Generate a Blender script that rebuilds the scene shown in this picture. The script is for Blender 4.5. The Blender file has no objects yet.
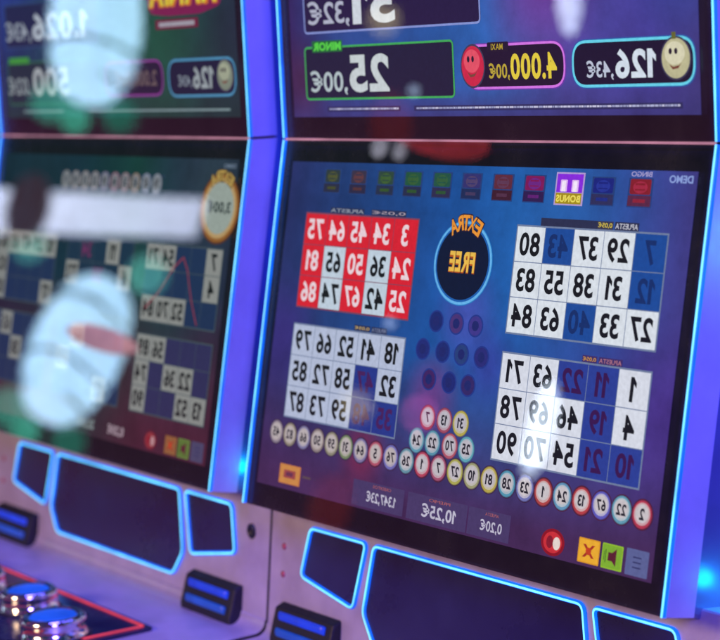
import bpy, bmesh, math, random
from mathutils import Vector, Matrix
random.seed(7)
S = bpy.context.scene
COL = S.collection
H = 1.25                      # height of the seam between the two screens above the floor

# ------------------------------------------------------------------ camera
F_PX = 2102.56
cam = bpy.data.cameras.new('camera')
camo = bpy.data.objects.new('camera', cam); COL.objects.link(camo)
Rc = Matrix(((0.57558497, -0.81425435, -0.07544399), (0.8161479, 0.56625508, 0.11514249), (-0.05103473, -0.12784774, 0.99047989)))
m = Matrix.Identity(4)
for i in range(3):
    m[i][0] = Rc[i][0]; m[i][1] = Rc[i][2]; m[i][2] = -Rc[i][1]
m[0][3], m[1][3], m[2][3] = 1.5427189, -1.21218965, 0.09040234 + H
camo.matrix_world = m
cam.sensor_fit = 'HORIZONTAL'; cam.sensor_width = 36.0; cam.lens = F_PX / 720 * 36
cam.clip_start = .05; cam.clip_end = 100
cam.dof.use_dof = True; cam.dof.focus_distance = 1.88; cam.dof.aperture_fstop = 5.8
S.camera = camo

# ------------------------------------------------------------------ world (dim coloured gaming hall) and exposure
w = bpy.data.worlds.new('World'); S.world = w; w.use_nodes = True
nt = w.node_tree; bg = nt.nodes['Background']
tc = nt.nodes.new('ShaderNodeTexCoord'); nz = nt.nodes.new('ShaderNodeTexNoise'); rp = nt.nodes.new('ShaderNodeValToRGB')
nz.inputs['Scale'].default_value = 3.2; nz.inputs['Detail'].default_value = 2.0
nt.links.new(tc.outputs['Generated'], nz.inputs['Vector']); nt.links.new(nz.outputs['Fac'], rp.inputs['Fac'])
e = rp.color_ramp.elements
e[0].position = .30; e[0].color = (.010, .10, .09, 1)
e[1].position = .72; e[1].color = (.34, .03, .14, 1)
for pos, c in ((.42, (.012, .05, .07, 1)), (.5, (.02, .03, .20, 1)), (.6, (.11, .05, .22, 1))):
    x = rp.color_ramp.elements.new(pos); x.color = c
sx_ = nt.nodes.new('ShaderNodeSeparateXYZ'); nt.links.new(tc.outputs['Generated'], sx_.inputs[0])
mz = nt.nodes.new('ShaderNodeMapRange'); mz.interpolation_type = 'SMOOTHSTEP'; mz.inputs['From Min'].default_value = .10; mz.inputs['From Max'].default_value = -.08; nt.links.new(sx_.outputs['Z'], mz.inputs['Value'])
wm = nt.nodes.new('ShaderNodeMixRGB'); wm.inputs['Color2'].default_value = (.38, .07, .22, 1); nt.links.new(mz.outputs['Result'], wm.inputs['Fac']); nt.links.new(rp.outputs['Color'], wm.inputs['Color1'])
nt.links.new(wm.outputs['Color'], bg.inputs['Color']); bg.inputs['Strength'].default_value = .65
S.view_settings.view_transform = 'Standard'; S.view_settings.look = 'None'; S.view_settings.exposure = 0; S.view_settings.gamma = 1

# ------------------------------------------------------------------ lamps of the hall
def area(name, loc, target, size, col, energy, label, cat='lamp'):
    l = bpy.data.lights.new(name, 'AREA'); l.shape = 'DISK'; l.size = size; l.color = col; l.energy = energy
    o = bpy.data.objects.new(name, l); COL.objects.link(o); o.location = loc
    d = Vector(target) - Vector(loc); o.rotation_euler = d.to_track_quat('-Z', 'Y').to_euler()
    return o
area('violet_side_light', (2.7, -1.5, H + 1.0), (0, 0, H), .9, (.17, .115, 1), 135, '')
area('violet_overhead_light', (-.1, -.33, H + 1.9), (-.2, -.2, H - .5), .9, (.12, .09, 1), 62, '')
area('warm_front_light', (-.5, -2.9, H + .7), (-.2, 0, H - .45), .7, (1, .64, .36), 52, '')

# ------------------------------------------------------------------ materials
def lin(h):
    h = h.lstrip('#'); o = []
    for i in (0, 2, 4):
        c = int(h[i:i+2], 16) / 255
        o.append(c / 12.92 if c <= .04045 else ((c + .055) / 1.055) ** 2.4)
    return (*o, 1)
MATS = {}
def base(name):
    mt = bpy.data.materials.new(name); mt.use_nodes = True
    return mt, mt.node_tree, mt.node_tree.nodes['Principled BSDF']
def emit(hexc, k=1.0, name='screen_colour'):
    key = ('e', hexc, k)
    if key in MATS: return MATS[key]
    mt, n, b = base(name)
    b.inputs['Base Color'].default_value = (.01, .01, .012, 1); b.inputs['Roughness'].default_value = .6
    b.inputs['Specular IOR Level'].default_value = 0
    c = n.nodes.new('ShaderNodeTexCoord'); z = n.nodes.new('ShaderNodeTexNoise'); z.inputs['Scale'].default_value = 260; z.inputs['Detail'].default_value = 1
    r = n.nodes.new('ShaderNodeMapRange'); r.inputs['To Min'].default_value = .84 * k; r.inputs['To Max'].default_value = 1.16 * k
    n.links.new(c.outputs['Object'], z.inputs['Vector']); n.links.new(z.outputs['Fac'], r.inputs['Value'])
    b.inputs['Emission Color'].default_value = lin(hexc); n.links.new(r.outputs['Result'], b.inputs['Emission Strength'])
    MATS[key] = mt; return mt
def glow(name, col, k):
    key = ('g', name)
    if key in MATS: return MATS[key]
    mt, n, b = base(name)
    b.inputs['Base Color'].default_value = (*[v*.12+.01 for v in col], 1); b.inputs['Roughness'].default_value = .35
    b.inputs['Emission Color'].default_value = (*col, 1)
    c = n.nodes.new('ShaderNodeTexCoord'); z = n.nodes.new('ShaderNodeTexNoise'); z.inputs['Scale'].default_value = 22; z.inputs['Detail'].default_value = 3
    r = n.nodes.new('ShaderNodeMapRange'); r.inputs['From Min'].default_value = .3; r.inputs['From Max'].default_value = .7
    r.inputs['To Min'].default_value = .7 * k; r.inputs['To Max'].default_value = 1.3 * k
    n.links.new(c.outputs['Object'], z.inputs['Vector']); n.links.new(z.outputs['Fac'], r.inputs['Value']); n.links.new(r.outputs['Result'], b.inputs['Emission Strength'])
    MATS[key] = mt; return mt
def metal(name, col, rough, metallic, var=.12, scale=18, bump=.0):
    key = ('m', name)
    if key in MATS: return MATS[key]
    mt, n, b = base(name)
    c = n.nodes.new('ShaderNodeTexCoord'); z = n.nodes.new('ShaderNodeTexNoise'); z.inputs['Scale'].default_value = scale; z.inputs['Detail'].default_value = 8; z.inputs['Roughness'].default_value = .65
    n.links.new(c.outputs['Object'], z.inputs['Vector'])
    x = n.nodes.new('ShaderNodeMixRGB'); x.inputs['Color1'].default_value = (*[v * (1 - var) for v in col], 1); x.inputs['Color2'].default_value = (*[min(1, v * (1 + var)) for v in col], 1)
    st_ = n.nodes.new('ShaderNodeMapRange'); st_.inputs['From Min'].default_value = .33; st_.inputs['From Max'].default_value = .67; n.links.new(z.outputs['Fac'], st_.inputs['Value'])
    n.links.new(st_.outputs['Result'], x.inputs['Fac']); n.links.new(x.outputs['Color'], b.inputs['Base Color'])
    r = n.nodes.new('ShaderNodeMapRange'); r.inputs['To Min'].default_value = max(.02, rough - .1); r.inputs['To Max'].default_value = rough + .1
    n.links.new(st_.outputs['Result'], r.inputs['Value']); n.links.new(r.outputs['Result'], b.inputs['Roughness'])
    b.inputs['Metallic'].default_value = metallic
    if bump:
        z2 = n.nodes.new('ShaderNodeTexNoise'); z2.inputs['Scale'].default_value = 900; n.links.new(c.outputs['Object'], z2.inputs['Vector'])
        bp = n.nodes.new('ShaderNodeBump'); bp.inputs['Strength'].default_value = bump; bp.inputs['Distance'].default_value = .0006
        n.links.new(z2.outputs['Fac'], bp.inputs['Height']); n.links.new(bp.outputs['Normal'], b.inputs['Normal'])
    MATS[key] = mt; return mt
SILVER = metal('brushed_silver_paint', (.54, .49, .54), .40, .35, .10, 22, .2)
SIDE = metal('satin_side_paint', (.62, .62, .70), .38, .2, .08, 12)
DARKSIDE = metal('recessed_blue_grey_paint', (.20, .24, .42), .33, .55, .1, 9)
BLACK = metal('black_gloss', (.016, .018, .045), .22, 0, .2, 14)
NAVY = metal('dark_tinted_acrylic', (.020, .020, .075), .30, 0, .25, 5)
HOUSING = metal('matt_black_housing', (.006, .006, .010), .6, 0, .2, 30)
CHROME = metal('chrome', (.82, .82, .86), .12, 1, .05, 20)
RUBBER = metal('dark_rubber', (.01, .01, .018), .5, 0, .2, 40)
FLOOR = metal('dark_carpet', (.03, .02, .05), .9, 0, .4, 30)
CYAN = glow('cyan_led_tube', (.04, .37, 1.0), 1.8)
LEDHALO = glow('blue_led_diffuser', (.0, .13, 1.0), 1.25); LEDCORE = glow('cyan_led_core', (.16, .72, 1.0), 1.5)
PINK = glow('pink_seam_glow', (.60, .26, .36), .75)
REDLED = glow('red_led_line', (1.0, .07, .10), .72)
BLUELED = glow('blue_light_bar', (.004, .035, .62), 1.0)
BLUELED2 = glow('blue_light_bar_low', (.004, .06, .50), .8)
BLUETOP = glow('blue_button_cap', (.006, .10, .85), .8)

def gradient_screen(name, stops_x, tint_bottom, spots):
    """emissive picture background: colours along x, a different band at the bottom, soft patches (some tints and patches are room reflections painted in)"""
    mt, n, b = base(name)
    b.inputs['Base Color'].default_value = (.01, .01, .012, 1); b.inputs['Roughness'].default_value = .5; b.inputs['Specular IOR Level'].default_value = 0
    L = n.links.new
    c = n.nodes.new('ShaderNodeTexCoord'); sp = n.nodes.new('ShaderNodeSeparateXYZ'); L(c.outputs['Object'], sp.inputs[0])
    mr = n.nodes.new('ShaderNodeMapRange'); mr.inputs['From Min'].default_value = -.3; mr.inputs['From Max'].default_value = .3; L(sp.outputs['X'], mr.inputs['Value'])
    r = n.nodes.new('ShaderNodeValToRGB'); L(mr.outputs['Result'], r.inputs['Fac'])
    r.color_ramp.elements[0].position = stops_x[0][0]; r.color_ramp.elements[0].color = lin(stops_x[0][1])
    r.color_ramp.elements[1].position = stops_x[-1][0]; r.color_ramp.elements[1].color = lin(stops_x[-1][1])
    for p_, h_ in stops_x[1:-1]:
        q = r.color_ramp.elements.new(p_); q.color = lin(h_)
    last = r.outputs['Color']
    z0, z1, hb = tint_bottom
    mb = n.nodes.new('ShaderNodeMapRange'); mb.inputs['From Min'].default_value = z0; mb.inputs['From Max'].default_value = z1; L(sp.outputs['Z'], mb.inputs['Value'])
    mx = n.nodes.new('ShaderNodeMixRGB'); mx.inputs['Color2'].default_value = lin(hb); L(mb.outputs['Result'], mx.inputs['Fac']); L(last, mx.inputs['Color1']); last = mx.outputs['Color']
    for (x, z, rad, hx, k) in spots:
        cb = n.nodes.new('ShaderNodeCombineXYZ'); L(sp.outputs['X'], cb.inputs['X']); L(sp.outputs['Z'], cb.inputs['Y'])
        d = n.nodes.new('ShaderNodeVectorMath'); d.operation = 'DISTANCE'; L(cb.outputs[0], d.inputs[0]); d.inputs[1].default_value = (x, z, 0)
        f = n.nodes.new('ShaderNodeMapRange'); f.interpolation_type = 'SMOOTHSTEP'; f.inputs['From Min'].default_value = 0; f.inputs['From Max'].default_value = rad; f.inputs['To Min'].default_value = k; f.inputs['To Max'].default_value = 0
        L(d.outputs['Value'], f.inputs['Value'])
        mm = n.nodes.new('ShaderNodeMixRGB'); mm.inputs['Color2'].default_value = lin(hx); L(f.outputs['Result'], mm.inputs['Fac']); L(last, mm.inputs['Color1']); last = mm.outputs['Color']
    z = n.nodes.new('ShaderNodeTexNoise'); z.inputs['Scale'].default_value = 14; z.inputs['Detail'].default_value = 6; z.inputs['Roughness'].default_value = .7; L(c.outputs['Object'], z.inputs['Vector'])
    rr = n.nodes.new('ShaderNodeMapRange'); rr.inputs['From Min'].default_value = .3; rr.inputs['From Max'].default_value = .7; rr.inputs['To Min'].default_value = .72; rr.inputs['To Max'].default_value = 1.25; L(z.outputs['Fac'], rr.inputs['Value'])
    L(last, b.inputs['Emission Color']); L(rr.outputs['Result'], b.inputs['Emission Strength'])
    return mt

def glass_mat():
    mt = bpy.data.materials.new('screen_glass'); mt.use_nodes = True; n = mt.node_tree; n.nodes.clear()
    o = n.nodes.new('ShaderNodeOutputMaterial'); t = n.nodes.new('ShaderNodeBsdfTransparent'); g = n.nodes.new('ShaderNodeBsdfGlossy'); x = n.nodes.new('ShaderNodeMixShader')
    fr = n.nodes.new('ShaderNodeFresnel'); fr.inputs['IOR'].default_value = 1.5
    c = n.nodes.new('ShaderNodeTexCoord'); z = n.nodes.new('ShaderNodeTexNoise'); z.inputs['Scale'].default_value = 7; z.inputs['Detail'].default_value = 6
    r = n.nodes.new('ShaderNodeMapRange'); r.inputs['To Min'].default_value = .0; r.inputs['To Max'].default_value = .035
    n.links.new(c.outputs['Object'], z.inputs['Vector']); n.links.new(z.outputs['Fac'], r.inputs['Value']); n.links.new(r.outputs['Result'], g.inputs['Roughness'])
    g.inputs['Color'].default_value = (.95, .97, 1, 1); t.inputs['Color'].default_value = (.96, .96, .97, 1)
    n.links.new(fr.outputs[0], x.inputs[0]); n.links.new(t.outputs[0], x.inputs[1]); n.links.new(g.outputs[0], x.inputs[2]); n.links.new(x.outputs[0], o.inputs[0])
    return mt
GLASS = glass_mat()

# ------------------------------------------------------------------ mesh helpers
def build(name, verts, faces, mats, parent=None, fm=None, smooth=False, kids=None):
    me = bpy.data.meshes.new(name); me.from_pydata([tuple(v) for v in verts], [], faces)
    for k in mats: me.materials.append(k)
    if fm:
        for p, i in zip(me.polygons, fm): p.material_index = i
    if smooth:
        for p in me.polygons: p.use_smooth = True
    me.update()
    o = bpy.data.objects.new(name, me); COL.objects.link(o)
    if parent: o.parent = parent
    return o
def fixnormals(o):
    bm = bmesh.new(); bm.from_mesh(o.data); bmesh.ops.recalc_face_normals(bm, faces=bm.faces); bm.to_mesh(o.data); bm.free(); return o
def bevel(o, wd, seg=2):
    bm = bmesh.new(); bm.from_mesh(o.data); bmesh.ops.recalc_face_normals(bm, faces=bm.faces)
    es = [x for x in bm.edges if len(x.link_faces) == 2 and x.calc_face_angle(0) > .5]
    bmesh.ops.bevel(bm, geom=es, offset=wd, segments=seg, profile=.5, affect='EDGES', clamp_overlap=True); bm.to_mesh(o.data); bm.free()
    for p in o.data.polygons: p.use_smooth = False
    return o
def tag(o, label, cat, group=None):
    o['label'] = label; o['category'] = cat
    if group: o['group'] = group
    return o
def extrude_x(name, prof, x0, x1, mat, parent, bv=0):
    n = len(prof); v = [(x0, y, z) for y, z in prof] + [(x1, y, z) for y, z in prof]
    f = [tuple(range(n)), tuple(range(2*n-1, n-1, -1))] + [(i, (i+1) % n, (i+1) % n + n, i+n) for i in range(n)]
    o = fixnormals(build(name, v, f, [mat], parent))
    if bv: bevel(o, bv)
    return o
def tube(name, pts, r, mat, parent, closed=False, seg=8, flat=1.0, core=None):
    pts = [Vector(p) for p in pts]; n = len(pts); V = []; F = []
    for i, p in enumerate(pts):
        a = pts[(i-1) % n] if (closed or i > 0) else p; b = pts[(i+1) % n] if (closed or i < n-1) else p
        t = (b - a).normalized(); u = Vector((0, -1, 0)); u = (u - t * u.dot(t)).normalized(); s = t.cross(u)
        for k in range(seg):
            q = 2*math.pi*k/seg; V.append(p + u*math.cos(q)*r*flat + s*math.sin(q)*r)
    m_ = n if closed else n-1
    for i in range(m_):
        for k in range(seg):
            a = i*seg+k; b = i*seg+(k+1) % seg; c = ((i+1) % n)*seg+(k+1) % seg; d = ((i+1) % n)*seg+k; F.append((a, b, c, d))
    if not closed: F.append(tuple(range(seg))[::-1]); F.append(tuple((n-1)*seg+k for k in range(seg)))
    fm = [0]*len(F); mats = [mat]
    if core:
        cm, cr, lift = core; mats.append(cm); o0 = len(V)
        for i, p in enumerate(pts):
            a = pts[(i-1) % n] if (closed or i > 0) else p; b = pts[(i+1) % n] if (closed or i < n-1) else p
            t = (b - a).normalized(); u = Vector((0, -1, 0)); u = (u - t * u.dot(t)).normalized(); s = t.cross(u)
            for k in range(6):
                q = 2*math.pi*k/6; V.append(p + u*(lift + math.cos(q)*cr) + s*math.sin(q)*cr)
        for i in range(m_):
            for k in range(6):
                F.append((o0+i*6+k, o0+i*6+(k+1) % 6, o0+((i+1) % n)*6+(k+1) % 6, o0+((i+1) % n)*6+k)); fm.append(1)
    return build(name, V, F, mats, parent, fm=fm, smooth=True)
def lathe(name, prof, loc, mats, parent, seg=40, fm=None, axis='Z'):
    V = []; F = []; M = []
    for r, z in prof:
        for k in range(seg):
            q = 2*math.pi*k/seg
            V.append((loc[0]+r*math.cos(q), loc[1]+r*math.sin(q), loc[2]+z) if axis == 'Z' else (loc[0]+r*math.cos(q), loc[1]-z, loc[2]+r*math.sin(q)))
    for i in range(len(prof)-1):
        for k in range(seg):
            F.append((i*seg+k, i*seg+(k+1) % seg, (i+1)*seg+(k+1) % seg, (i+1)*seg+k)); M.append(fm[i] if fm else 0)
    F.append(tuple(range(seg))[::-1]); M.append(fm[0] if fm else 0); F.append(tuple((len(prof)-1)*seg+k for k in range(seg))); M.append(fm[-1] if fm else 0)
    o = build(name, V, F, mats, parent, fm=M, smooth=True); return fixnormals(o)
def round_poly(pts, r, seg=4):
    out = []; n = len(pts)
    for i in range(n):
        p = Vector(pts[i]); a = (Vector(pts[i-1]) - p); b = (Vector(pts[(i+1) % n]) - p)
        ra = min(r, a.length*.45, b.length*.45); pa = p + a.normalized()*ra; pb = p + b.normalized()*ra
        for k in range(seg+1):
            t = k/seg; out.append((pa*(1-t)**2 + p*2*t*(1-t) + pb*t*t)[:])
    return out
TXT = {}
def char_mesh(ch, bold):
    key = (ch, bold)
    if key not in TXT:
        cu = bpy.data.curves.new('t', 'FONT'); cu.body = ch; cu.offset = bold; cu.resolution_u = 4
        ob = bpy.data.objects.new('t', cu); COL.objects.link(ob)
        bpy.context.view_layer.update(); dg = bpy.context.evaluated_depsgraph_get(); ev = ob.evaluated_get(dg); me = ev.to_mesh()
        vs = [(v.co.x, v.co.y) for v in me.vertices]; fs = [tuple(p.vertices) for p in me.polygons]; ev.to_mesh_clear()
        bpy.data.objects.remove(ob); bpy.data.curves.remove(cu)
        if ch == '1':      # a clear flag on the figure one
            x0 = min(v[0] for v in vs); x1 = max(v[0] for v in vs); t = max(v[1] for v in vs); xm = max(x0, x1 - .13 - bold*2)
            n = len(vs); vs += [(xm+.02, t), (xm+.02, t-.16-bold), (x0-.12, t-.30-bold), (x0-.12, t-.17)]; fs.append((n, n+3, n+2, n+1))
        x0 = min(v[0] for v in vs); TXT[key] = ([(x-x0, y) for x, y in vs], fs, max(v[0] for v in vs)-x0)
    return TXT[key]
def glyphs(s, bold):
    vs = []; fs = []; x = 0
    for ch in s:
        if ch == ' ': x += .3; continue
        v, f, wd = char_mesh(ch, bold); n = len(vs); vs += [(a+x, b) for a, b in v]; fs += [tuple(i+n for i in q) for q in f]; x += wd + .055
    xs = [v[0] for v in vs]; ys = [v[1] for v in vs]
    return (vs, fs, min(xs), max(xs), min(ys), max(ys))

def natural(t, bold):
    vs, fs, a, b, c, d = glyphs(t, bold); return (b-a)/(d-c)
T1 = .20106; T2 = -.00393
class Sheet:
    """flat picture content in screen coordinates: x to the right, s away from the seam"""
    def __init__(s, up=False, off=.0012):
        s.up = up; t = T2 if up else T1
        s.S = Vector((0, -math.sin(t), math.cos(t))) if up else Vector((0, -math.sin(t), -math.cos(t)))
        s.N = Vector((0, -math.cos(t), -math.sin(t))) if up else Vector((0, -math.cos(t), math.sin(t)))
        s.v = []; s.f = []; s.m = []; s.mats = []; s.off = off
    def P(s, x, q, k=0): return Vector((x, 0, H)) + s.S*q + s.N*(s.off + k*.00015)
    def mi(s, mat):
        if mat not in s.mats: s.mats.append(mat)
        return s.mats.index(mat)
    def poly(s, pts, k, mat):
        i = len(s.v); s.v += [s.P(x, q, k) for x, q in pts]; s.f.append(tuple(range(i, i+len(pts)))); s.m.append(s.mi(mat))
    def rect(s, x0, q0, x1, q1, k, mat, r=0):
        p = [(x0, q0), (x1, q0), (x1, q1), (x0, q1)]
        s.poly(round_poly(p, r) if r else p, k, mat)
    def ring(s, pts, wd, k, mat):
        """outline strip inside a convex polygon"""
        cx = sum(p[0] for p in pts)/len(pts); cy = sum(p[1] for p in pts)/len(pts); n = len(pts); i = len(s.v)
        inn = []
        for j in range(n):
            a = Vector(pts[j-1]); b = Vector(pts[j]); c = Vector(pts[(j+1) % n]); t = (c-a).normalized(); nn = Vector((-t.y, t.x))
            if nn.dot(Vector((cx, cy)) - b) < 0: nn = -nn
            inn.append(b + nn*wd)
        s.v += [s.P(x, q, k) for x, q in pts] + [s.P(x, q, k) for x, q in inn]
        for j in range(n): s.f.append((i+j, i+(j+1) % n, i+n+(j+1) % n, i+n+j)); s.m.append(s.mi(mat))
    def disc(s, x, q, rx, ry, k, mat, seg=28): s.poly([(x+rx*math.cos(a*2*math.pi/seg), q+ry*math.sin(a*2*math.pi/seg)) for a in range(seg)], k, mat)
    def text(s, t, x0, q0, x1, q1, k, mat, bold=.02, rot=0):
        """mirrored lettering stretched to fill the rectangle (q0 top, q1 bottom as seen)"""
        vs, fs, a, b, c, d = glyphs(t, bold); i = len(s.v)
        top, bot = (q0, q1)
        cx, cy = (x0+x1)/2, (q0+q1)/2
        for x, y in vs:
            u = 1 - (x-a)/max(1e-6, b-a); v = (y-c)/max(1e-6, d-c)
            X = x0 + (x1-x0)*u; Q = bot + (top-bot)*v
            if rot: dx, dq = X-cx, Q-cy; X = cx + dx*math.cos(rot) - dq*math.sin(rot); Q = cy + dx*math.sin(rot) + dq*math.cos(rot)
            s.v.append(s.P(X, Q, k))
        mi = s.mi(mat)
        for f in fs: s.f.append(tuple(j+i for j in f)); s.m.append(mi)
    def make(s, name, parent): return build(name, s.v, s.f, s.mats, parent, fm=s.m)

# ------------------------------------------------------------------ the machine (local x along the row, -y towards the player)
G = .3164; B = .3855; PX0, PX1 = -.3535 + .0115, .3535 + .0115
def low(x, s, n=0): return Vector((x, -s*math.sin(T1) - n*math.cos(T1), H - s*math.cos(T1) + n*math.sin(T1)))
def upp(x, s, n=0): return Vector((x, -s*math.sin(T2) - n*math.cos(T2), H + s*math.cos(T2) - n*math.sin(T2)))
TF = .12; GB = Vector((0, -.07698, H - .37769))
def fas(x, s, n=0): return GB + Vector((x, .05, 0)) + Vector((0, -math.sin(TF), -math.cos(TF)))*s + Vector((0, -math.cos(TF), math.sin(TF)))*n
DECKZ = H - .5316
UT = .42

def card(disp, x0, s0, x1, s1, rows, head=None, on='#dfe6ee', ontext='#15161c', off='#24489c', offtext='#14225c', border='#7f8fb4', cols=None, bold=.028, headcol='#e8c840'):
    c = Sheet(); k = 3
    c.rect(x0-.0012, s0-.0012, x1+.0012, s1+.0012, k, emit(border, .8))
    w_, h_ = (x1-x0)/5, (s1-s0)/3
    for r in range(3):
        for q in range(5):
            v = rows[r][q]; a, b_ = x0+q*w_+.0004, s0+r*h_+.0004; a2, b2 = x0+(q+1)*w_-.0004, s0+(r+1)*h_-.0004
            st = 'off'; num = v
            if v.startswith('*'): st = 'on'; num = v[1:]
            if v.startswith('#'): st = 'red'; num = v[1:]
            if v.startswith('_'): num = ''
            bgc, tx = {'on': (on, ontext), 'off': (off, offtext), 'red': ('#dc2034', '#f0d8e0')}[st]
            if cols and (r, q) in cols: bgc, tx = cols[(r, q)]
            c.rect(a, b_, a2, b2, k+1, emit(bgc))
            if num:
                tw = w_*(.76 if len(num) == 2 else .38); cx = (a+a2)/2; cy = (b_+b2)/2
                tw = min(tw, natural(num, bold)*h_*.66*.96)
                c.text(num, cx-tw/2, cy-h_*.33, cx+tw/2, cy+h_*.33, k+2, emit(tx), bold)
    o = c.make('number_card', disp)
    if head:
        hc = Sheet()
        for (t, a, b_, q0, q1, colr, bar) in head:
            if bar: hc.rect(a, q0, b_, q1, 2, emit(bar))
            if t: hc.text(t, a+.001, q0+.0012, b_-.001, q1-.0012, 4, emit(colr), .01)
        hc.make('card_heading', disp)
    return o
def ball(disp, x, s, num, c1, c2='#d8d4d0', r=.0108, tx='#22222c', halo=None, name='drawn_ball'):
    b = Sheet()
    if halo: b.disc(x, s, r*1.22, r*1.22, 2, emit(halo))
    mixc = lambda a, b_, t: '#' + ''.join('%02x' % round(int(a[i:i+2], 16)*(1-t)+int(b_[i:i+2], 16)*t) for i in (1, 3, 5))
    r *= 1.13; g = mixc(c1, '#8c86a0', .25)
    b.disc(x, s, r, r, 3, emit(mixc(g, '#181030', .35))); b.disc(x, s, r*.92, r*.94, 3.5, emit(g)); b.disc(x, s-.0004, r*.80, r*.78, 4, emit(mixc(c2, g, .30))); b.disc(x, s-.0008, r*.66, r*.64, 4.5, emit(mixc(c2, '#a8a0b0', .25)))
    if num: hw = min(.0060, natural(num, .03)*.0098*.46); b.text(num, x-hw, s-.0052, x+hw, s+.0046, 5, emit(tx), .03)
    return b.make(name, disp)
def arc_text(sh, t, cx, cy, r, a0, a1, hgt, mat, mat2, k=6):
    n = len(t)
    for i, ch in enumerate(t):
        a = a1 - (a1-a0)*(i+.5)/n; x = cx + r*math.sin(a); y = cy - r*math.cos(a); w_ = r*(a1-a0)/n*.56
        sh.text(ch, x-w_-.0012, y-hgt/2-.0012, x+w_+.0012, y+hgt/2+.0012, k, mat2, .07, rot=a)
        sh.text(ch, x-w_, y-hgt/2, x+w_, y+hgt/2, k+1, mat, .03, rot=a)

def lower_common(dp, dim=1.0, left=False):
    # service buttons and read-outs along the bottom edge
    b = Sheet(); b.disc(.1751, .3475, .0155, .0118, 2, emit('#8e1222' if not left else '#5c1c30')); b.disc(.1751, .3475, .0122, .0092, 3, emit('#cf3038' if not left else '#94343c'))
    b.disc(.1715, .3475, .0045, .0055, 4, emit('#8a1a2c')); b.disc(.1805, .3478, .0048, .0056, 4, emit('#e8d8d0' if not left else '#b88a90')); b.make('touch_button', dp)
    b = Sheet(); b.rect(.2085, .3370, .2355, .3580, 2, emit('#e09a20' if not left else '#84502c'), .001); b.rect(.2097, .3380, .2343, .3570, 3, emit('#f0b030' if not left else '#94603a'), .001)
    for a in (-1, 1):
        b.poly([(.222-.0058*a-.0018, .3420), (.222-.0058*a+.0018, .3420), (.222+.0058*a+.0018, .3530), (.222+.0058*a-.0018, .3530)], 4+a*.2, emit('#a83020'))
    b.disc(.222, .3475, .0035, .0032, 5, emit('#c84020')); b.make('touch_button', dp)
    b = Sheet(); b.rect(.2385, .3370, .2640, .3580, 2, emit('#97c42a' if not left else '#6f8a40'), .001); b.rect(.2396, .3380, .2629, .3570, 3, emit('#7fb030' if not left else '#5c7434'), .001)
    b.poly([(.2465, .3440), (.2515, .3440), (.2565, .3400), (.2565, .3550), (.2515, .3510), (.2465, .3510)], 4, emit('#5c2030')); b.rect(.2412, .3440, .2420, .3510, 4, emit('#3f6a20')); b.rect(.2430, .3420, .2440, .3530, 4, emit('#3f6a20'))
    b.make('touch_button', dp)
    b = Sheet(); b.rect(.2680, .3365, .2950, .3585, 2, emit('#5c6498' if not left else '#4a4668'), .001)
    for i in range(3): b.rect(.2765, .3425+i*.0042, .2865, .3436+i*.0042, 3, emit('#2c3060'))
    b.make('touch_button', dp)

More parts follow.
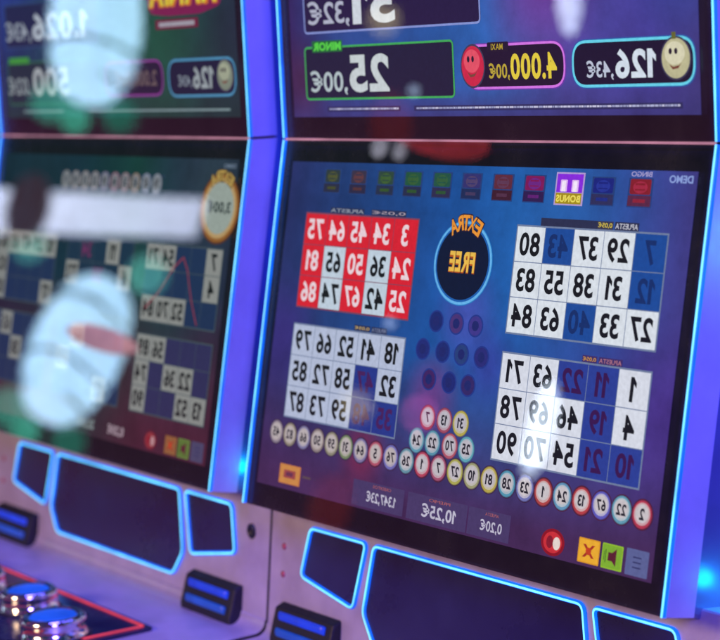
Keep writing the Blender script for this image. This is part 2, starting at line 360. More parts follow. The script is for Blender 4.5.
def machine(name, left, T, label, group):
    root = bpy.data.objects.new(name, None); COL.objects.link(root); root.location = (T[0], T[1], 0); root.rotation_euler = (0, 0, T[2])
    tag(root, label, 'gaming machine', group)
    # --- body behind and below
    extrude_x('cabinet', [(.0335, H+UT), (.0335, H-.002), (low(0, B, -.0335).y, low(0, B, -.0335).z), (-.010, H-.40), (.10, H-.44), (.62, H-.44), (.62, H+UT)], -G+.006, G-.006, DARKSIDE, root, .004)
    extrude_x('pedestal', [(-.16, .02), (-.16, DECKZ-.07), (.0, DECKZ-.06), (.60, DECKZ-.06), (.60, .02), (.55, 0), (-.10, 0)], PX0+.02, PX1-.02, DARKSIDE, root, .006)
    # --- console: fascia, fillet, deck as one moulding
    pr = []
    def add(p): pr.append((p.y, p.z))
    add(fas(0, .004, -.05)); add(fas(0, .004, -.0015)); add(fas(0, .0055, 0)); add(fas(0, .141)); add(fas(0, .142, .0006)); add(fas(0, .1435, .0016))
    p0 = fas(0, .1435, .0016); c = Vector((0, p0.y-.022, DECKZ)) ; 
    for k in range(1, 8):
        a = k/8*math.pi/2; pr.append((p0.y - .013*(1-math.cos(a)) - .001*k/8, p0.z + (DECKZ - p0.z)*math.sin(a)))
    pr += [(p0.y-.018, DECKZ), (-.325, DECKZ-.004), (-.345, DECKZ-.012), (-.352, DECKZ-.03), (-.345, DECKZ-.055), (-.30, DECKZ-.062), (.10, DECKZ-.058), (.10, fas(0, .004, -.05).z)]
    con = extrude_x('console', pr, PX0+.0015, PX1-.0015, SILVER, root)
    extrude_x('gap_shade', [(y-.0003 if y < 0 else y, z) for y, z in pr], PX1-.0014, PX1+.0022, RUBBER, root)  # black strip filling the gap between consoles, in place of its shade
    # --- screen slabs
    def slab(nm, f, s0, s1):
        n = [(f(0, s0, 0)), (f(0, s1, 0)), (f(0, s1, -.032)), (f(0, s0, -.032))]
        return extrude_x(nm, [(p.y, p.z) for p in n], -G, G, BLACK, root)
    slab('lower_bezel', low, .0012, B); slab('upper_bezel', upp, .0012, UT)
    for sx in (-1, 1):
        for nm, f, s0, s1 in (('side_panel', low, .0014, B), ('side_panel', upp, .0014, UT)):
            n = [f(0, s0, .0002), f(0, s1, .0002), f(0, s1, -.032), f(0, s0, -.032)]
            if f is low: n[3] = Vector((0, .032, H-.0014))
            xa, xb = sorted((sx*(G+.0004), sx*(G+.0042)))
            pnl = extrude_x(nm, [(p.y, p.z) for p in n], xa, xb, SIDE, root, .0006)
            pts = [f(sx*(G+.0024), s0+(s1-s0)*t/24, .0012) for t in range(25)]
            tube('led_strip', pts, .0024, LEDHALO, pnl, seg=8, core=(LEDCORE, .0012, .0016))
        pts = [low(sx*(G+.0040), B*t/12, -.006) for t in range(1, 13)]
    tube('rear_light_tube', [(-G-.018, .075, H-.36+t*.065) for t in range(12)], .005, glow('blue_rear_light', (.02, .06, 1), 6.0), root)
    # groove where the two screens meet; its red reflection painted as pink glow
    extrude_x('seam_groove_glow', [(-.0030, H-.0009), (-.0030, H+.0009), (-.0005, H+.0011), (-.0005, H-.0011)], -G, G, PINK, root)
    # --- console windows outlined with light
    cx = .0085
    win = {'l': [(-.272, .027), (-.172, .027), (-.190, .097), (-.2865, .080)], 'c': [(-.158, .027), (.158, .027), (.172, .098), (.151, .127), (-.151, .127), (-.172, .098)], 'r': [(.172, .027), (.276, .027), (.2875, .080), (.190, .097)]}
    for k, pts in win.items():
        rp_ = round_poly([(x+cx, s) for x, s in pts], .0075, 5)
        n = len(rp_)
        v = [fas(x, s, .0006) for x, s in rp_] + [fas(x, s, -.002) for x, s in rp_]
        wi = build('console_window', v, [tuple(range(n))] + [(i, (i+1) % n, (i+1) % n+n, i+n) for i in range(n)], [NAVY], root); fixnormals(wi)
        tube('light_tube', [fas(x, s, .0012) for x, s in rp_], .0024, LEDHALO, wi, closed=True, core=(LEDCORE, .0012, .0016))
    # --- lock, screws, light housings
    if True:
        q = fas(.326, .051); h = lathe('lock', [(.0085, -.002), (.0085, .0012), (.0070, .0022), (.0056, .0022), (.0056, .0008), (.0001, .0008)], (q.x, q.y, q.z), [RUBBER], root, 28, axis='Y')
    for s in (.055, .085):
        q = fas(-.315, s); lathe('screw', [(.0036, -.001), (.0036, .0008), (.0024, .0016), (.0010, .0016), (.0010, .0006), (.0001, .0006)], (q.x, q.y, q.z), [metal('red_tinted_screw', (.50, .12, .16), .3, .6)], root, 20, axis='Y')
    for x0, x1 in ((-.313, -.203), (.203, .313)):
        a = fas(0, .114, .0015); b = fas(0, .118, .008); c2 = Vector((0, a.y-.019, DECKZ+.006)); 
        bx = extrude_x('light_housing', [(a.y+.01, a.z), (a.y, a.z), (b.y-.002, b.z), (c2.y, c2.z), (c2.y, DECKZ-.002), (a.y+.01, DECKZ-.002)], x0, x1, HOUSING, root, .0022)
        top = Vector((0, b.y-.002, b.z)); d = Vector((0, c2.y, c2.z)) - top; nrm = Vector((0, d.z, -d.y)).normalized()
        if nrm.y > 0: nrm = -nrm
        for t in (.24, .76):
            p = top + d*t + nrm*.001
            tube('light_bar', [(x0+.014 + (x1-x0-.026)*u/10, p.y, p.z) for u in range(11)], .0050, BLUELED if t < .5 else BLUELED2, bx, flat=.5)
    # --- deck: black button panel with a red light line and chrome buttons
    pz = DECKZ + .0025
    dp = [(-.262, -.131), (.268, -.131), (.262, -.305), (-.262, -.305)]
    rp_ = round_poly(dp, .006, 3); n = len(rp_)
    v = [(x, y, pz) for x, y in rp_] + [(x, y, DECKZ-.005) for x, y in rp_]
    pan = build('button_panel', v, [tuple(range(n))] + [(i, (i+1) % n, (i+1) % n+n, i+n) for i in range(n)], [BLACK], root); fixnormals(pan)
    li = round_poly([(-.252, -.1375), (.257, -.1375), (.251, -.298), (-.252, -.298)], .003, 3)
    tube('light_line', [(x, y, pz+.0006) for x, y in li], .0013, REDLED, pan, closed=True, seg=6)
    for (x, y, r) in ((.217, -.227, .0365), (.092, -.197, .033), (-.03, -.20, .027), (-.13, -.20, .027)):
        b = lathe('play_button', [(r*1.03, 0), (r*1.03, .003), (r*.985, .004), (r*.985, .016), (r*1.0, .0175), (r*.97, .0215), (r*.88, .0245), (r*.78, .0235), (r*.74, .0215), (r*.72, .0215)], (x, y, pz), [CHROME], root, 48)
        lathe('button_cap', [(r*.72, .0218), (r*.68, .0235), (r*.5, .0250), (r*.2, .0256), (.0002, .0257)], (x, y, pz), [BLUETOP], b, 40)
        lathe('button_collar', [(r*1.14, 0), (r*1.14, .0012), (r*1.035, .0022)], (x, y, pz), [RUBBER], b, 40)
    # --- pictures on the two screens
    if left:
        mlo = gradient_screen('left_lower_picture', [(0, '#0b2034'), (.35, '#0d2c3c'), (.62, '#103a36'), (.85, '#24304c'), (1, '#20283f')], (H-.17, H-.33, '#4a2034'), [(.24, H-.05, .12, '#2a3c46', .7), (-.2, H-.05, .2, '#18303c', .6), (.0, H-.33, .16, '#0c2c30', .7), (.18, H-.2, .1, '#183c3c', .5)])  # green tint and maroon bottom are room reflections painted into the picture
        mup = gradient_screen('left_upper_picture', [(0, '#12306a'), (.25, '#123e58'), (.6, '#104a48'), (1, '#1c2c3e')], (H+.12, H+.02, '#123438'), [(.12, H+.12, .16, '#12503c', .8), (-.28, H+.2, .12, '#244090', .8)])  # green tint painted in for reflections of the room
    else:
        mlo = gradient_screen('right_lower_picture', [(0, '#272f68'), (.2, '#1f3f7c'), (.45, '#1a519c'), (.62, '#1c5aa8'), (.85, '#34489a'), (1, '#403c86')], (H-.20, H-.335, '#452a58'), [(.14, H-.06, .16, '#2466b0', .6), (-.28, H-.2, .08, '#3c2c80', .8), (.02, H-.16, .06, '#5050b8', .6), (-.02, H-.235, .05, '#8a2c78', .45), (.06, H-.20, .05, '#3a3ca0', .7), (-.12, H-.30, .05, '#7c2038', .7), (.29, H-.22, .10, '#4a3088', .8)])  # maroon bottom and purple, pink and red patches are painted reflections
        mup = gradient_screen('right_upper_picture', [(0, '#30235c'), (.14, '#2a4a90'), (.4, '#2258a4'), (.55, '#2a66b8'), (.72, '#4a489c'), (.9, '#46409a'), (1, '#3e3878')], (H+.06, H+.02, '#3a3a7c'), [(.10, H+.14, .10, '#743a98', .75), (-.28, H+.06, .06, '#4c2a50', .8), (.28, H+.14, .08, '#3a4aa4', .7)])
    D = Sheet(off=.0006); D.rect(-.3, .0234, .3, .3609, 0, mlo); lo = D.make('lower_display', root)
    U = Sheet(True, off=.0006); U.rect(-.3, .0230, .3, .3605, 0, mup); up = U.make('upper_display', root)
    if not left: right_lower(lo); right_upper(up)
    else: left_lower(lo); left_upper(up)
    # --- front glass
    for f, s1, nm in ((low, B, 'front_glass'), (upp, UT, 'front_glass')):
        g_ = build(nm, [f(-G, .0015, .0036), f(G, .0015, .0036), f(G, s1, .0036), f(-G, s1, .0036)], [(0, 3, 2, 1) if f is low else (0, 1, 2, 3)], [GLASS], root)
    return root

def right_lower(lo):
    card(lo, -.2612, .0765, -.0688, .1725, [['#75', '#64', '#45', '#34', '#3'], ['#81', '*65', '#50', '*36', '#24'], ['#86', '*74', '#67', '*42', '#25']],
         head=[('APUESTA', -.2195, -.160, .0690, .0752, '#9aa0b0', '#28345c'), ('0,05€', -.148, -.090, .0690, .0752, '#a89aa8', '#28345c')], on='#c4d4e2', border='#8c4a66')
    card(lo, -.2612, .1910, -.0690, .2865, [['*79', '*66', '*52', '*41', '*18'], ['*85', '*72', '*58', '47', '*32'], ['*87', '*73', '*59', '48', '35']],
         head=[('0,05€', -.155, -.128, .1838, .1898, '#c8a868', '#28345c'), ('APUESTA', -.126, -.100, .1838, .1898, '#8088a8', '#28345c')], on='#b8c2dc', off='#26388c', offtext='#481f5c')
    card(lo, .0800, .0763, .2742, .1725, [['*80', '43', '*37', '*29', '7'], ['*83', '*55', '*38', '*31', '12'], ['*84', '*63', '40', '*33', '*27']],
         head=[('', .111, .186, .0680, .0752, '', '#2c3050'), ('0,05€', .186, .206, .0680, .0752, '#e4cc48', '#3c3a50'), ('APUESTA', .208, .238, .0680, .0752, '#d0d0dc', '#2c3050')], off='#1c4c9c', offtext='#15306c')
    card(lo, .0793, .1908, .2733, .2870, [['*71', '*63', '22', '11', '*1'], ['*78', '*69', '*46', '19', '*4'], ['*90', '*70', '*54', '21', '10']],
         head=[('0,05€', .186, .205, .1835, .1898, '#d89a30', '#40306c'), ('APUESTA', .207, .237, .1835, .1898, '#b87888', '#40306c')], off='#2c4098', offtext='#3a1650', on='#dce0ec')
    # round extra-ball badge
    b = Sheet(); cx, cy = .0055, .1140
    b.disc(cx, cy, .0440, .0400, 1, emit('#2a7fc8')); b.disc(cx, cy, .0430, .0390, 2, emit('#69b8f0'), 48); b.disc(cx, cy, .0405, .0365, 3, emit('#1e62b4'), 48); b.disc(cx, cy, .0385, .0345, 4, emit('#0c1838'), 48)
    b.text('FREE', cx-.0190, cy-.0105, cx+.0190, cy+.0085, 7, emit('#f0c050'), .03); b.text('FREE', cx-.0195, cy-.0098, cx+.0195, cy+.0095, 6, emit('#b85820'), .06)
    arc_text(b, 'EXTRA', cx, cy+.003, .0405, -.58, .58, .0145, emit('#f09a38'), emit('#2a1c38'))
    b.make('extra_ball_badge', lo)
    for (x, s), c in zip([(-.0242, .1705), (.0066, .1705), (.0352, .1705), (-.040, .1982), (-.0093, .1982), (.0192, .1982), (.0488, .1982), (-.0254, .2256), (.0054, .2256), (.0339, .2256)],
                         ['#1c2a70', '#4a3478', '#40388c', '#222c78', '#1e2c74', '#28407c', '#2a2c78', '#402464', '#1f2a76', '#342868']):
        b = Sheet(); b.disc(x, s, .0112, .0105, 1, emit('#24388a')); b.disc(x, s, .0095, .0090, 2, emit(c)); b.disc(x, s, .0050, .0048, 3, emit('#20286c')); b.make('ball_slot', lo)
    up_ = [(-.0203, .2612, '#b02840', '7'), (.0054, .2612, '#a83850', '13'), (.0301, .2612, '#c8b838', '31'), (-.0332, .2842, '#50a0b8', '24'), (-.0087, .2840, '#4898b0', '22'), (.0176, .2836, '#c04858', '70'), (.0424, .2836, '#50b0c0', '25')]
    for x, s, c, n in up_: ball(lo, x, s, n, c, '#c8c4cc')
    cols = ['#8e7f8a', '#94896a', '#7c78a8', '#97867c', '#908c68', '#728a50', '#7f74a8', '#c04458', '#6c68c0', '#5c98a8', '#c83048', '#b04060', '#b8b438', '#a8a868', '#c8b430', '#3f9cb8', '#6c74c0', '#c03028', '#58a0c8', '#c82828', '#5450c8', '#58a8c0', '#c82038']
    nums = ['45', '82', '66', '50', '59', '31', '64', '5', '76', '26', '1', '7', '27', '10', '81', '28', '23', '1', '24', '13', '67', '22', '2']
    for i in range(23):
        x = -.2722 + i*.02516; ball(lo, x, .3045+.0028*i/22, nums[i], cols[i], '#c8bcb8' if i < 9 else ('#cfc8cc' if i < 16 else '#dcd4d4'), halo='#4c1c34' if i in (7, 10, 11) or i > 16 else '#3c2648')
    ic = [('#3c4a50', '#5a5f38', '#2a2c48'), ('#4a3f5c', '#6c4048', '#2c2848'), ('#3c5a50', '#476a38', '#28304c'), ('#2f6a50', '#3f6a3c', '#282c4c'), ('#2f6a58', '#3c6a44', '#302c50'), ('#44408c', '#5a4a78', '#202c58'), ('#7a3850', '#6c4060', '#401c30'), ('#a02070', '#7c2c94', '#301c50'), None, ('#24309c', '#2c3ca8', '#30305c'), ('#a82838', '#b8304c', '#5c2848')]
    xs = [-.2224, -.1767, -.1305, -.0855, -.0395, .0058, .0517, .0963, .1438, .1876, .2341]
    for x, c in zip(xs, ic):
        b = Sheet()
        if c:
            b.rect(x-.0150, .0300, x+.0150, .0550, 1, emit('#26407c')); b.rect(x-.0128, .0310, x+.0128, .0440, 2, emit(c[0], .62), .002); b.disc(x, .0380, .0088, .0052, 3, emit(c[1], .8)); b.rect(x-.0060, .0345, x+.0060, .0362, 4, emit(c[0], .62)); b.rect(x-.0060, .0395, x+.0060, .0407, 4, emit(c[0], .62))
            b.rect(x-.0140, .0450, x+.0140, .0540, 3, emit(c[2])); b.rect(x-.0075, .0480, x+.0075, .0510, 4, emit(c[1], .6))
        else:
            b.rect(x-.0190, .0270, x+.0190, .0560, 1, emit('#b8a0d8')); b.rect(x-.0172, .0284, x+.0172, .0446, 2, emit('#8a2ce0'))
            for dx in (-.0075, .0075): b.rect(x+dx-.0045, .0335, x+dx+.0045, .0440, 3, emit('#e4b8f8'), .001); b.rect(x+dx-.0026, .0345, x+dx+.0026, .0440, 4, emit('#f8ecff'))
            b.rect(x-.0172, .0452, x+.0172, .0548, 3, emit('#a89018')); b.text('BONUS', x-.0160, .0468, x+.0160, .0532, 4, emit('#f0e060'), .04)
        b.make('prize_icon', lo)
    b = Sheet(); b.text('BINGO', .2215, .0246, .2470, .0290, 3, emit('#a8a0d0'), .02); b.make('prize_lettering', lo)
    b = Sheet(); b.text('DEMO', .2680, .0270, .2960, .0335, 3, emit('#8fa4e0'), .03); b.make('demo_lettering', lo)
    b = Sheet(); b.rect(-.2586, .3352, -.2200, .3552, 2, emit('#c87a40'), .001); b.rect(-.2565, .3362, -.2222, .3542, 3, emit('#d08c48')); b.rect(-.2500, .3408, -.2285, .3490, 4, emit('#a04848')); b.rect(-.2455, .3428, -.2330, .3470, 5, emit('#6c3450')); b.rect(-.2160, .3430, -.2010, .3455, 2, emit('#5c4850')); b.make('bet_icon', lo)
    for x0, x1, t, lab, q in ((-.127, -.043, '1.347,23€', 'CREDITOS', 0), (-.0370, .0540, '10,25€', 'PREMIO', .0012), (.0560, .1160, '0,20€', 'APUESTA', .0012)):
        b = Sheet(); b.rect(x0, .3335, x1, .3585, 1, emit('#473a68')); c = (x0+x1)/2 + (.006 if q == 0 else .004); w_ = {'1.347,23€': .024, '10,25€': .026, '0,20€': .0155}[t]; hh = {'1.347,23€': .0060, '10,25€': .0074, '0,20€': .0058}[t]
        b.text(t, c-w_, .3468-hh+.0012, c+w_, .3468+hh+.0012, 3, emit('#c4c0d4'), .02); b.text(lab, c-w_*.62, .3355, c+w_*.62, .3383, 3, emit('#b06060'), .0); b.make('credit_readout', lo)
    lower_common(lo)

def pill(sh, x0, s0, x1, s1, k, edge, inner, wd=.0022, dark=None):
    r = abs(s0-s1)*.46; p = round_poly([(x0, s0), (x1, s0), (x1, s1), (x0, s1)], r, 8)
    sh.poly(round_poly([(x0-.001, s0+.001), (x1+.001, s0+.001), (x1+.001, s1-.001), (x0-.001, s1-.001)], r, 8), k, emit(dark or '#1c2c60')); sh.ring(p, wd, k+2, emit(edge)); sh.poly(p, k+1, emit(inner))
def face_ball(up, x, s, rx, ry, c1, c2, stem=None, face='#241c30'):
    b = Sheet(True); b.disc(x, s, rx*1.1, ry*1.1, 4, emit('#3c3c58')); b.disc(x, s, rx, ry, 5, emit(c1), 40); b.disc(x-.001, s+ry*.25, rx*.72, ry*.58, 6, emit(c2), 32)
    for dx in (-.35, .05): b.disc(x+rx*dx, s+ry*.35, rx*.12, ry*.16, 8, emit(face), 12)
    b.poly([(x-rx*.45, s-ry*.30), (x-rx*.15, s-ry*.42), (x+rx*.25, s-ry*.36), (x+rx*.45, s-ry*.22), (x+rx*.2, s-ry*.50), (x-rx*.2, s-ry*.56)], 8, emit('#7a4638'))
    if stem: b.rect(x-.004, s+ry*.95, x+.001, s+ry*1.3, 7, emit(stem))
    return b.make('ball_emblem', up)
def right_upper(up):
    b = Sheet(True); p = round_poly([(-.2740, .0945), (-.0235, .0945), (-.0235, .0402), (-.2740, .0402)], .006, 5); b.poly(p, 1, emit('#1a1f3c')); b.ring(p, .0020, 3, emit('#3fae5a'))
    b.rect(-.2590, .1000, -.2050, .0885, 4, emit('#1c6a38'), .001); b.text('MINOR', -.2570, .0985, -.2070, .0900, 5, emit('#58d848'), .05)
    b.text('25', -.1945, .0848, -.1270, .0472, 4, emit('#ccd6d8'), .035); b.text(',00€', -.2645, .0700, -.1985, .0450, 4, emit('#b8c8cc'), .015); b.make('jackpot_box', up)
    b = Sheet(True); p = round_poly([(-.2720, .175), (.0190, .175), (.0190, .1075), (-.2720, .1075)], .006, 5); b.poly(p, 1, emit('#221c44')); b.ring(p, .0020, 3, emit('#8898d8'))
    b.text('51', -.1840, .1530, -.1130, .1140, 4, emit('#d4dce4'), .035); b.text(',32€', -.2640, .1400, -.1900, .1130, 4, emit('#b4b8cc'), .015); b.make('jackpot_box', up)
    b = Sheet(True); pill(b, -.0060, .0885, .1350, .0475, 1, '#d878e8', '#1c1430', .0022, '#6a3aa8')
    b.text('4.000', .0600, .0790, .1240, .0555, 5, emit('#e8d040'), .03); b.text(',00€', .0285, .0710, .0585, .0550, 5, emit('#c0a838'), .02); b.rect(.0270, .0900, .0580, .0810, 5, emit('#201830'), .002); b.text('MAXI', .0330, .0885, .0500, .0830, 6, emit('#b8a030'), .02); b.make('jackpot_pill', up)
    face_ball(up, .0050, .0690, .0165, .0185, '#d02848', '#e85468')
    b = Sheet(True); pill(b, .1440, .0875, .2960, .0470, 1, '#68d8f0', '#161430', .0024, '#2c5aa8')
    b.text('126', .2000, .0790, .2500, .0540, 5, emit('#d8e4f0'), .035); b.text(',43€', .1630, .0700, .1975, .0530, 5, emit('#c0c8dc'), .02); b.make('jackpot_pill', up)
    face_ball(up, .2735, .0695, .0165, .0165, '#c0bc94', '#dcd8b8', '#6a6a30')
    b = Sheet(True); random.seed(3)
    for a, c in ((-.2330, -.1140), (-.0850, .2770)):
        b.rect(a-.004, .0334, c+.003, .0282, 2, emit('#2c3060')); x = a
        while x < c:
            w_ = random.uniform(.002, .006); b.rect(x, .0318, min(x+w_, c), .0301, 3, emit(random.choice(['#b4b8dc', '#c8c8e4', '#9ca0c8']))); x += w_+.0006
    b.make('small_print', up)

def left_lower(lo):
    w_ = .1715
    on = '#8c8f8c'; kw = dict(on=on, ontext='#16181c', off='#1c3054', offtext='#2c2446', border='#4c5c64', bold=.03)
    xs = (.1175, -.0860, -.2900); 
    R = {(0, 0): [['*71', '*54', '_', '_', '*7'], ['_', '_', '_', '_', '*4'], ['*84', '*70', '*52', '_', '_']],
         (0, 1): [['*89', '*56', '_', '_', '_'], ['*74', '_', '*36', '*22', '_'], ['*90', '_', '_', '*52', '*13']],
         (1, 0): [['_', '34', '_', '*11', '_'], ['*72', '_', '20', '_', '*6'], ['_', '_', '_', '_', '_']],
         (1, 1): [['_', '*66', '_', '_', '8'], ['*75', '_', '_', '31', '_'], ['_', '_', '_', '*12', '_']],
         (2, 0): [['*80', '*61', '*47', '*29', '*10'], ['*82', '_', '_', '_', '_'], ['*83', '_', '_', '_', '*17']],
         (2, 1): [['_', '*65', '_', '_', '2'], ['_', '_', '*38', '_', '_'], ['*88', '_', '_', '_', '_']]}
    for i in range(3):
        for j, s0 in enumerate((.1235, .2290)):
            k2 = dict(kw)
            if (i, j) == (0, 1): k2['off'] = '#2e2e58'
            if (i, j) == (1, 0): k2['off'] = '#183048'; k2['offtext'] = '#6c2a5c'
            card(lo, xs[i], s0, xs[i]+w_, s0+.0895, R[(i, j)], **k2)
    # red win line over the first card
    b = Sheet(); pts = [(.128, .199), (.157, .178), (.186, .148), (.205, .136), (.217, .150), (.232, .182), (.250, .210)]
    for (x0, s0), (x1, s1) in zip(pts[:-1], pts[1:]):
        d = Vector((x1-x0, s1-s0)).normalized(); n = Vector((-d.y, d.x))*.0011; b.poly([(x0+n.x, s0+n.y), (x1+n.x, s1+n.y), (x1-n.x, s1-n.y), (x0-n.x, s0-n.y)], 8, emit('#8c3448'))
    b.make('win_line', lo)
    b = Sheet(); cx, cy = .2700, .0780
    b.disc(cx, cy, .0430, .0400, 2, emit('#5c3420'), 48); b.disc(cx, cy, .0405, .0375, 3, emit('#94602c'), 48); b.disc(cx, cy, .0360, .0335, 4, emit('#b89a68'), 48); b.disc(cx, cy, .0310, .0288, 5, emit('#98a49c'), 48)
    b.text('3,00€', cx-.0250, cy-.0080, cx+.0250, cy+.0070, 7, emit('#202c30'), .03); arc_text(b, 'EXTRA', cx, cy+.004, .0400, -.62, .62, .0120, emit('#b89a50'), emit('#4c3820')); b.make('extra_ball_badge', lo)
    for i in range(10):
        x = -.1130 + i*.0261; ball(lo, x, .0543, str(11+7*i % 79), ['#8c9088', '#98948c', '#a09890', '#98908c', '#807c98', '#9c6878', '#a08080', '#9c8468', '#8c9cb0', '#94a0a8'][i], '#6c7478', .0105, '#303840')
    b = Sheet(); b.rect(-.13, .0445, .14, .0465, 1, emit('#2c3c58')); b.text('DEMO', .2700, .0285, .2960, .0335, 3, emit('#6c7c90'), .02); b.make('demo_lettering', lo)
    for x0, x1, t in ((-.010, .035, '25,50€'), (.070, .110, '0,20€')):
        b = Sheet(); b.text(t, x0, .3405, x1, .3540, 3, emit('#8c9c9c' if x0 < .05 else '#b09ca8'), .03); b.make('credit_readout', lo)
    lower_common(lo, left=True)

def left_upper(up):
    b = Sheet(True); p = round_poly([(-.2840, .1700), (-.0230, .1700), (-.0230, .1130), (-.2840, .1130)], .006, 5); b.poly(p, 1, emit('#14254a')); b.ring(p, .0018, 3, emit('#2c4a78'))
    b.text('1.026', -.2030, .1560, -.0480, .1215, 4, emit('#b0bcc8'), .03); b.text(',43€', -.2820, .1470, -.2080, .1190, 4, emit('#98a4b0'), .015); b.make('jackpot_box', up)
    b = Sheet(True); p = round_poly([(-.2840, .0955), (-.0230, .0955), (-.0230, .0400), (-.2840, .0400)], .006, 5); b.poly(p, 1, emit('#142c3c')); b.ring(p, .0018, 3, emit('#2c6c50'))
    b.rect(-.2790, .1010, -.2190, .0930, 4, emit('#3a9438'), .001)
    b.text('500', -.2110, .0870, -.1080, .0510, 4, emit('#a8b0b4'), .03); b.text(',02€', -.2860, .0760, -.2180, .0500, 4, emit('#909ca0'), .015); b.make('jackpot_box', up)
    b = Sheet(True); pill(b, -.0120, .0900, .1330, .0480, 1, '#8c3c94', '#201a38', .0024, '#243c50'); b.text('2.000,00€', .0150, .0790, .1180, .0570, 5, emit('#6c5c5c'), .02); b.make('jackpot_pill', up)
    b = Sheet(True); pill(b, .1450, .0890, .2960, .0460, 1, '#4c94bc', '#101c38', .0026, '#204860'); b.text('126', .2020, .0800, .2480, .0550, 5, emit('#98a4a8'), .03); b.text(',43€', .1680, .0710, .2000, .0560, 5, emit('#808c98'), .02); b.make('jackpot_pill', up)
    face_ball(up, .2730, .0690, .0165, .0165, '#7c8878', '#a0a890')
    b = Sheet(True); b.poly(round_poly([(.100, .185), (.278, .185), (.272, .146), (.225, .138), (.150, .138), (.108, .142)], .01, 4), 1, emit('#7c1c50')); b.text('MANIA', .1080, .1830, .2650, .1480, 3, emit('#d0702c'), .09); b.text('MANIA', .1100, .1815, .2630, .1500, 4, emit('#d8c83c'), .03)
    b.rect(.122, .1345, .220, .1235, 2, emit('#6c1c3c')); b.rect(.130, .1315, .212, .1262, 3, emit('#a09ca8')); b.make('game_logo', up)
    b = Sheet(True)
    for a, c in ((-.2440, -.1280), (-.0600, .2800)): b.rect(a, .0326, c, .0302, 3, emit('#7c9498'))
    b.make('small_print', up)

# ------------------------------------------------------------------ floor and rear wall
fl = build('floor', [(-6, -5, 0), (6, -5, 0), (6, 3, 0), (-6, 3, 0)], [(0, 1, 2, 3)], [FLOOR]); fl['kind'] = 'structure'
wl = build('back_wall', [(-4, .75, 0), (4, .75, 0), (4, .75, 3), (-4, .75, 3)], [(3, 2, 1, 0)], [metal('deep_blue_wall', (.02, .03, .16), .6, 0)]); tag(wl, 'deep blue wall behind the two gaming machines', 'wall')

GR = 'bingo gaming machines standing side by side'
machine('gaming_machine', False, (0, 0, 0), 'right gaming machine in focus, with one red and three white number cards on blue', GR)
machine('gaming_machine', True, (-.7131, .0093, -.0152), 'left gaming machine out of focus, with dull green screens crossed by pale blue reflections', GR)

# small cyan lamps on the recessed cabinet sides
for i, (x, y, z) in enumerate(((.3300, -.006, H-.3632), (-.7131+.3300, -.0210+.0045, H-.3620))):
    l = bpy.data.lights.new('side_glow', 'POINT'); l.color = (.0, .50, 1); l.energy = .05; l.shadow_soft_size = .008
    o = bpy.data.objects.new('side_glow', l); COL.objects.link(o); o.location = (x, y, z)
l = bpy.data.lights.new('edge_blue_light', 'POINT'); l.color = (.01, .07, 1); l.energy = 3.2; l.shadow_soft_size = .03  # unseen lamp added to turn the right cabinet side blue
o = bpy.data.objects.new('edge_blue_light', l); COL.objects.link(o); o.location = (G+.16, .16, H-.1)
# ------------------------------------------------------------------ lit things across the aisle that the glass mirrors
def lit_standin(name, c, rx, rz, col, k, label, bands=(), tilt=0.0, patch=False):
    root = bpy.data.objects.new(name, None); COL.objects.link(root); root.location = (c[0], c[1], c[2]); root.rotation_euler = (tilt, 0, 0)
    tag(root, label, 'lit_standin', 'added lit stand-ins mirrored in the glass')
    pr = [(max(.0005, rx*math.sin(math.pi*t/20)**.8), -rz*math.cos(math.pi*t/20)) for t in range(21)]
    lathe('glow_body', pr, (0, 0, 0), [glow('standin_glow_'+name, col, k)], root, 36)
    for z in bands:
        r = rx*math.sqrt(max(.02, 1-(z/rz)**2))*1.03
        tube('ring', [(r*math.cos(a*math.pi/16), r*math.sin(a*math.pi/16), z+.05*math.sin(a*math.pi/8)) for a in range(32)], .018, metal('standin_ring', (.02, .08, .12), .5, 0), root, closed=True)
    if patch:
        v = []
        for a in range(9):
            q = .454 - .95 + a*.15
            for zz in (.04, .24): v.append(((rx*1.02)*math.cos(q), (rx*1.02)*math.sin(q), zz))
        build('standin_patch', v, [(2*a, 2*a+2, 2*a+3, 2*a+1) for a in range(8)], [glow('red_label', (.9, .15, .2), 4.5)], root)
    return root
LC = (.30, .62, 1.0)
def dirs(v): return Vector(v)
lit_standin('pale_blue_standin', (-13.35, -6.25, H+.42), .36, .62, (.48, .77, 1.0), 9.5, 'large pale blue lit stand-in with dark rings, added to be mirrored', (.33, -.16, -.40), .14)  # unidentified lit thing; body and rings invented for its reflection in the glass
def bulb(c, r, col, k, label, cat='lamp', sz=1.0, sx=1.0):
    pr = [(max(.0004, r*sx*math.sin(math.pi*t/12)), -r*sz*math.cos(math.pi*t/12)) for t in range(13)]
    o = lathe('glow_lamp', pr, (0, 0, 0), [glow('lamp_%d' % (len(MATS)), col, k)], None, 24); o.location = c
    tag(o, label, cat); return o
bulb((-13.425, -6.061, H-.30), .11, (.10, .75, .50), 3.0, 'green globe added as a mirror stand-in, under the large pale one')  # the green globes are added to put green patches in the reflections
bulb((-13.177, -6.324, H-.29), .13, (.05, .45, .30), 2.0, 'wider dim green globe added as a mirror stand-in, beside the large pale one')
bulb((-13.7, -6.0, H-.16), .16, (.12, .70, .50), 2.0, 'small green globe added as a mirror stand-in, left of the large pale one')
bulb((-12.95, -6.45, H+1.12), .15, (.15, .75, .60), 3.0, 'oval green globe added as a mirror stand-in, high above the large pale one')
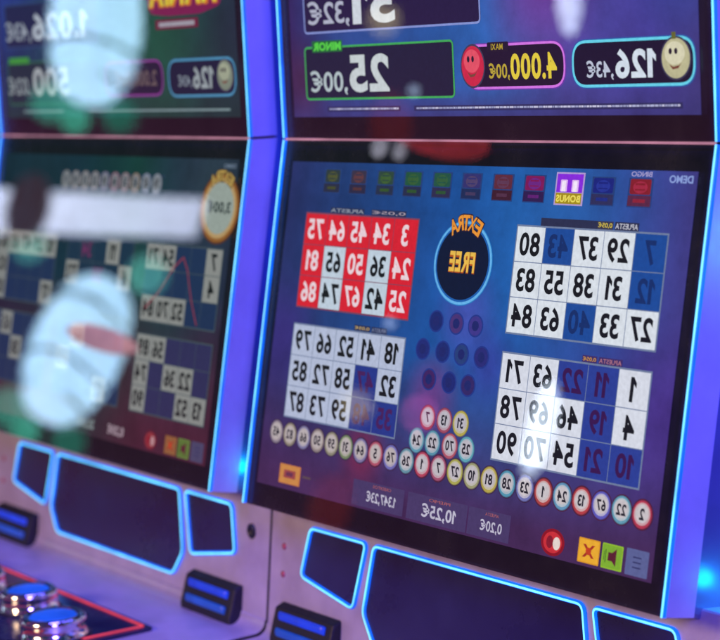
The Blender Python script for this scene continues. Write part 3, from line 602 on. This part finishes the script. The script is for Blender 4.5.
bulb((-13.9, -5.85, H+1.12), .13, (.12, .65, .50), 2.2, 'dim green globe added as a mirror stand-in, high left of the large pale one')
bulb((-2.03, -.725, H-.153), .056, (1, .46, .52), 3.6, 'flat oval pinkish red glow added in front of the large pale stand-in', sz=.42, sx=1.25)  # added glow for the red patch inside the pale reflection
# white strip light
A = Vector((-14.2, -5.1, H+1.20)); Bp = Vector((-12.71, -6.609, H+1.655)); dv = (Bp-A)
hgt = Vector((0, 0, .16)); th = Vector((-.15, -.1, 0))
v = [A-hgt*1.05, Bp-hgt*.9, Bp+hgt*.9, A+hgt*1.05]; v += [p+th for p in v]
st = fixnormals(build('strip_light', v, [(0, 1, 2, 3), (7, 6, 5, 4), (0, 4, 5, 1), (1, 5, 6, 2), (2, 6, 7, 3), (3, 7, 4, 0)], [glow('strip_diffuser', (.72, .78, 1), 8.0)]))
tag(st, 'long white strip light across the aisle', 'lamp')
o = bulb((-13.25, -5.46, H+1.33), .17, (.25, .05, .06), 1.0, 'dull red stand-in added before the strip light', sz=1.6)  # added body for the reddish arch in the mirrored white band
bulb((-5.91, -5.24, H+.37), .070, (.74, .86, 1), 13, 'tall narrow white lamp far across the aisle', sx=.85, sz=3.3)
bulb((-6.611, -4.69, H+.256), .075, (1, .80, .40), 2.6, 'small yellow lamp far across the aisle')
bulb((-1.543, -1.086, H+.018), .012, (.6, .75, 1), 4, 'tiny pale blue bulb across the aisle')
bulb((-1.484, -1.033, H+.362), .050, (.9, .06, .06), 2.6, 'round red lamp across the aisle', sx=1.9, sz=.75)
bulb((-1.604, -.999, H+.326), .014, (.8, .8, .95), 4, 'tiny white bulb left of the round red lamp', sz=1.5)
bulb((-1.56, -1.014, H+.324), .012, (.8, .8, .95), 3.5, 'tiny white bulb nearest the round red lamp', sz=1.5)
bulb((-6.6, -4.696, H-.241), .10, (.9, .08, .12), .8, 'dim red lamp low across the aisle', sz=1.6)
bulb((-1.45, -1.135, H-.13), .034, (1, .15, .55), 1.6, 'dim pink lamp across the aisle')
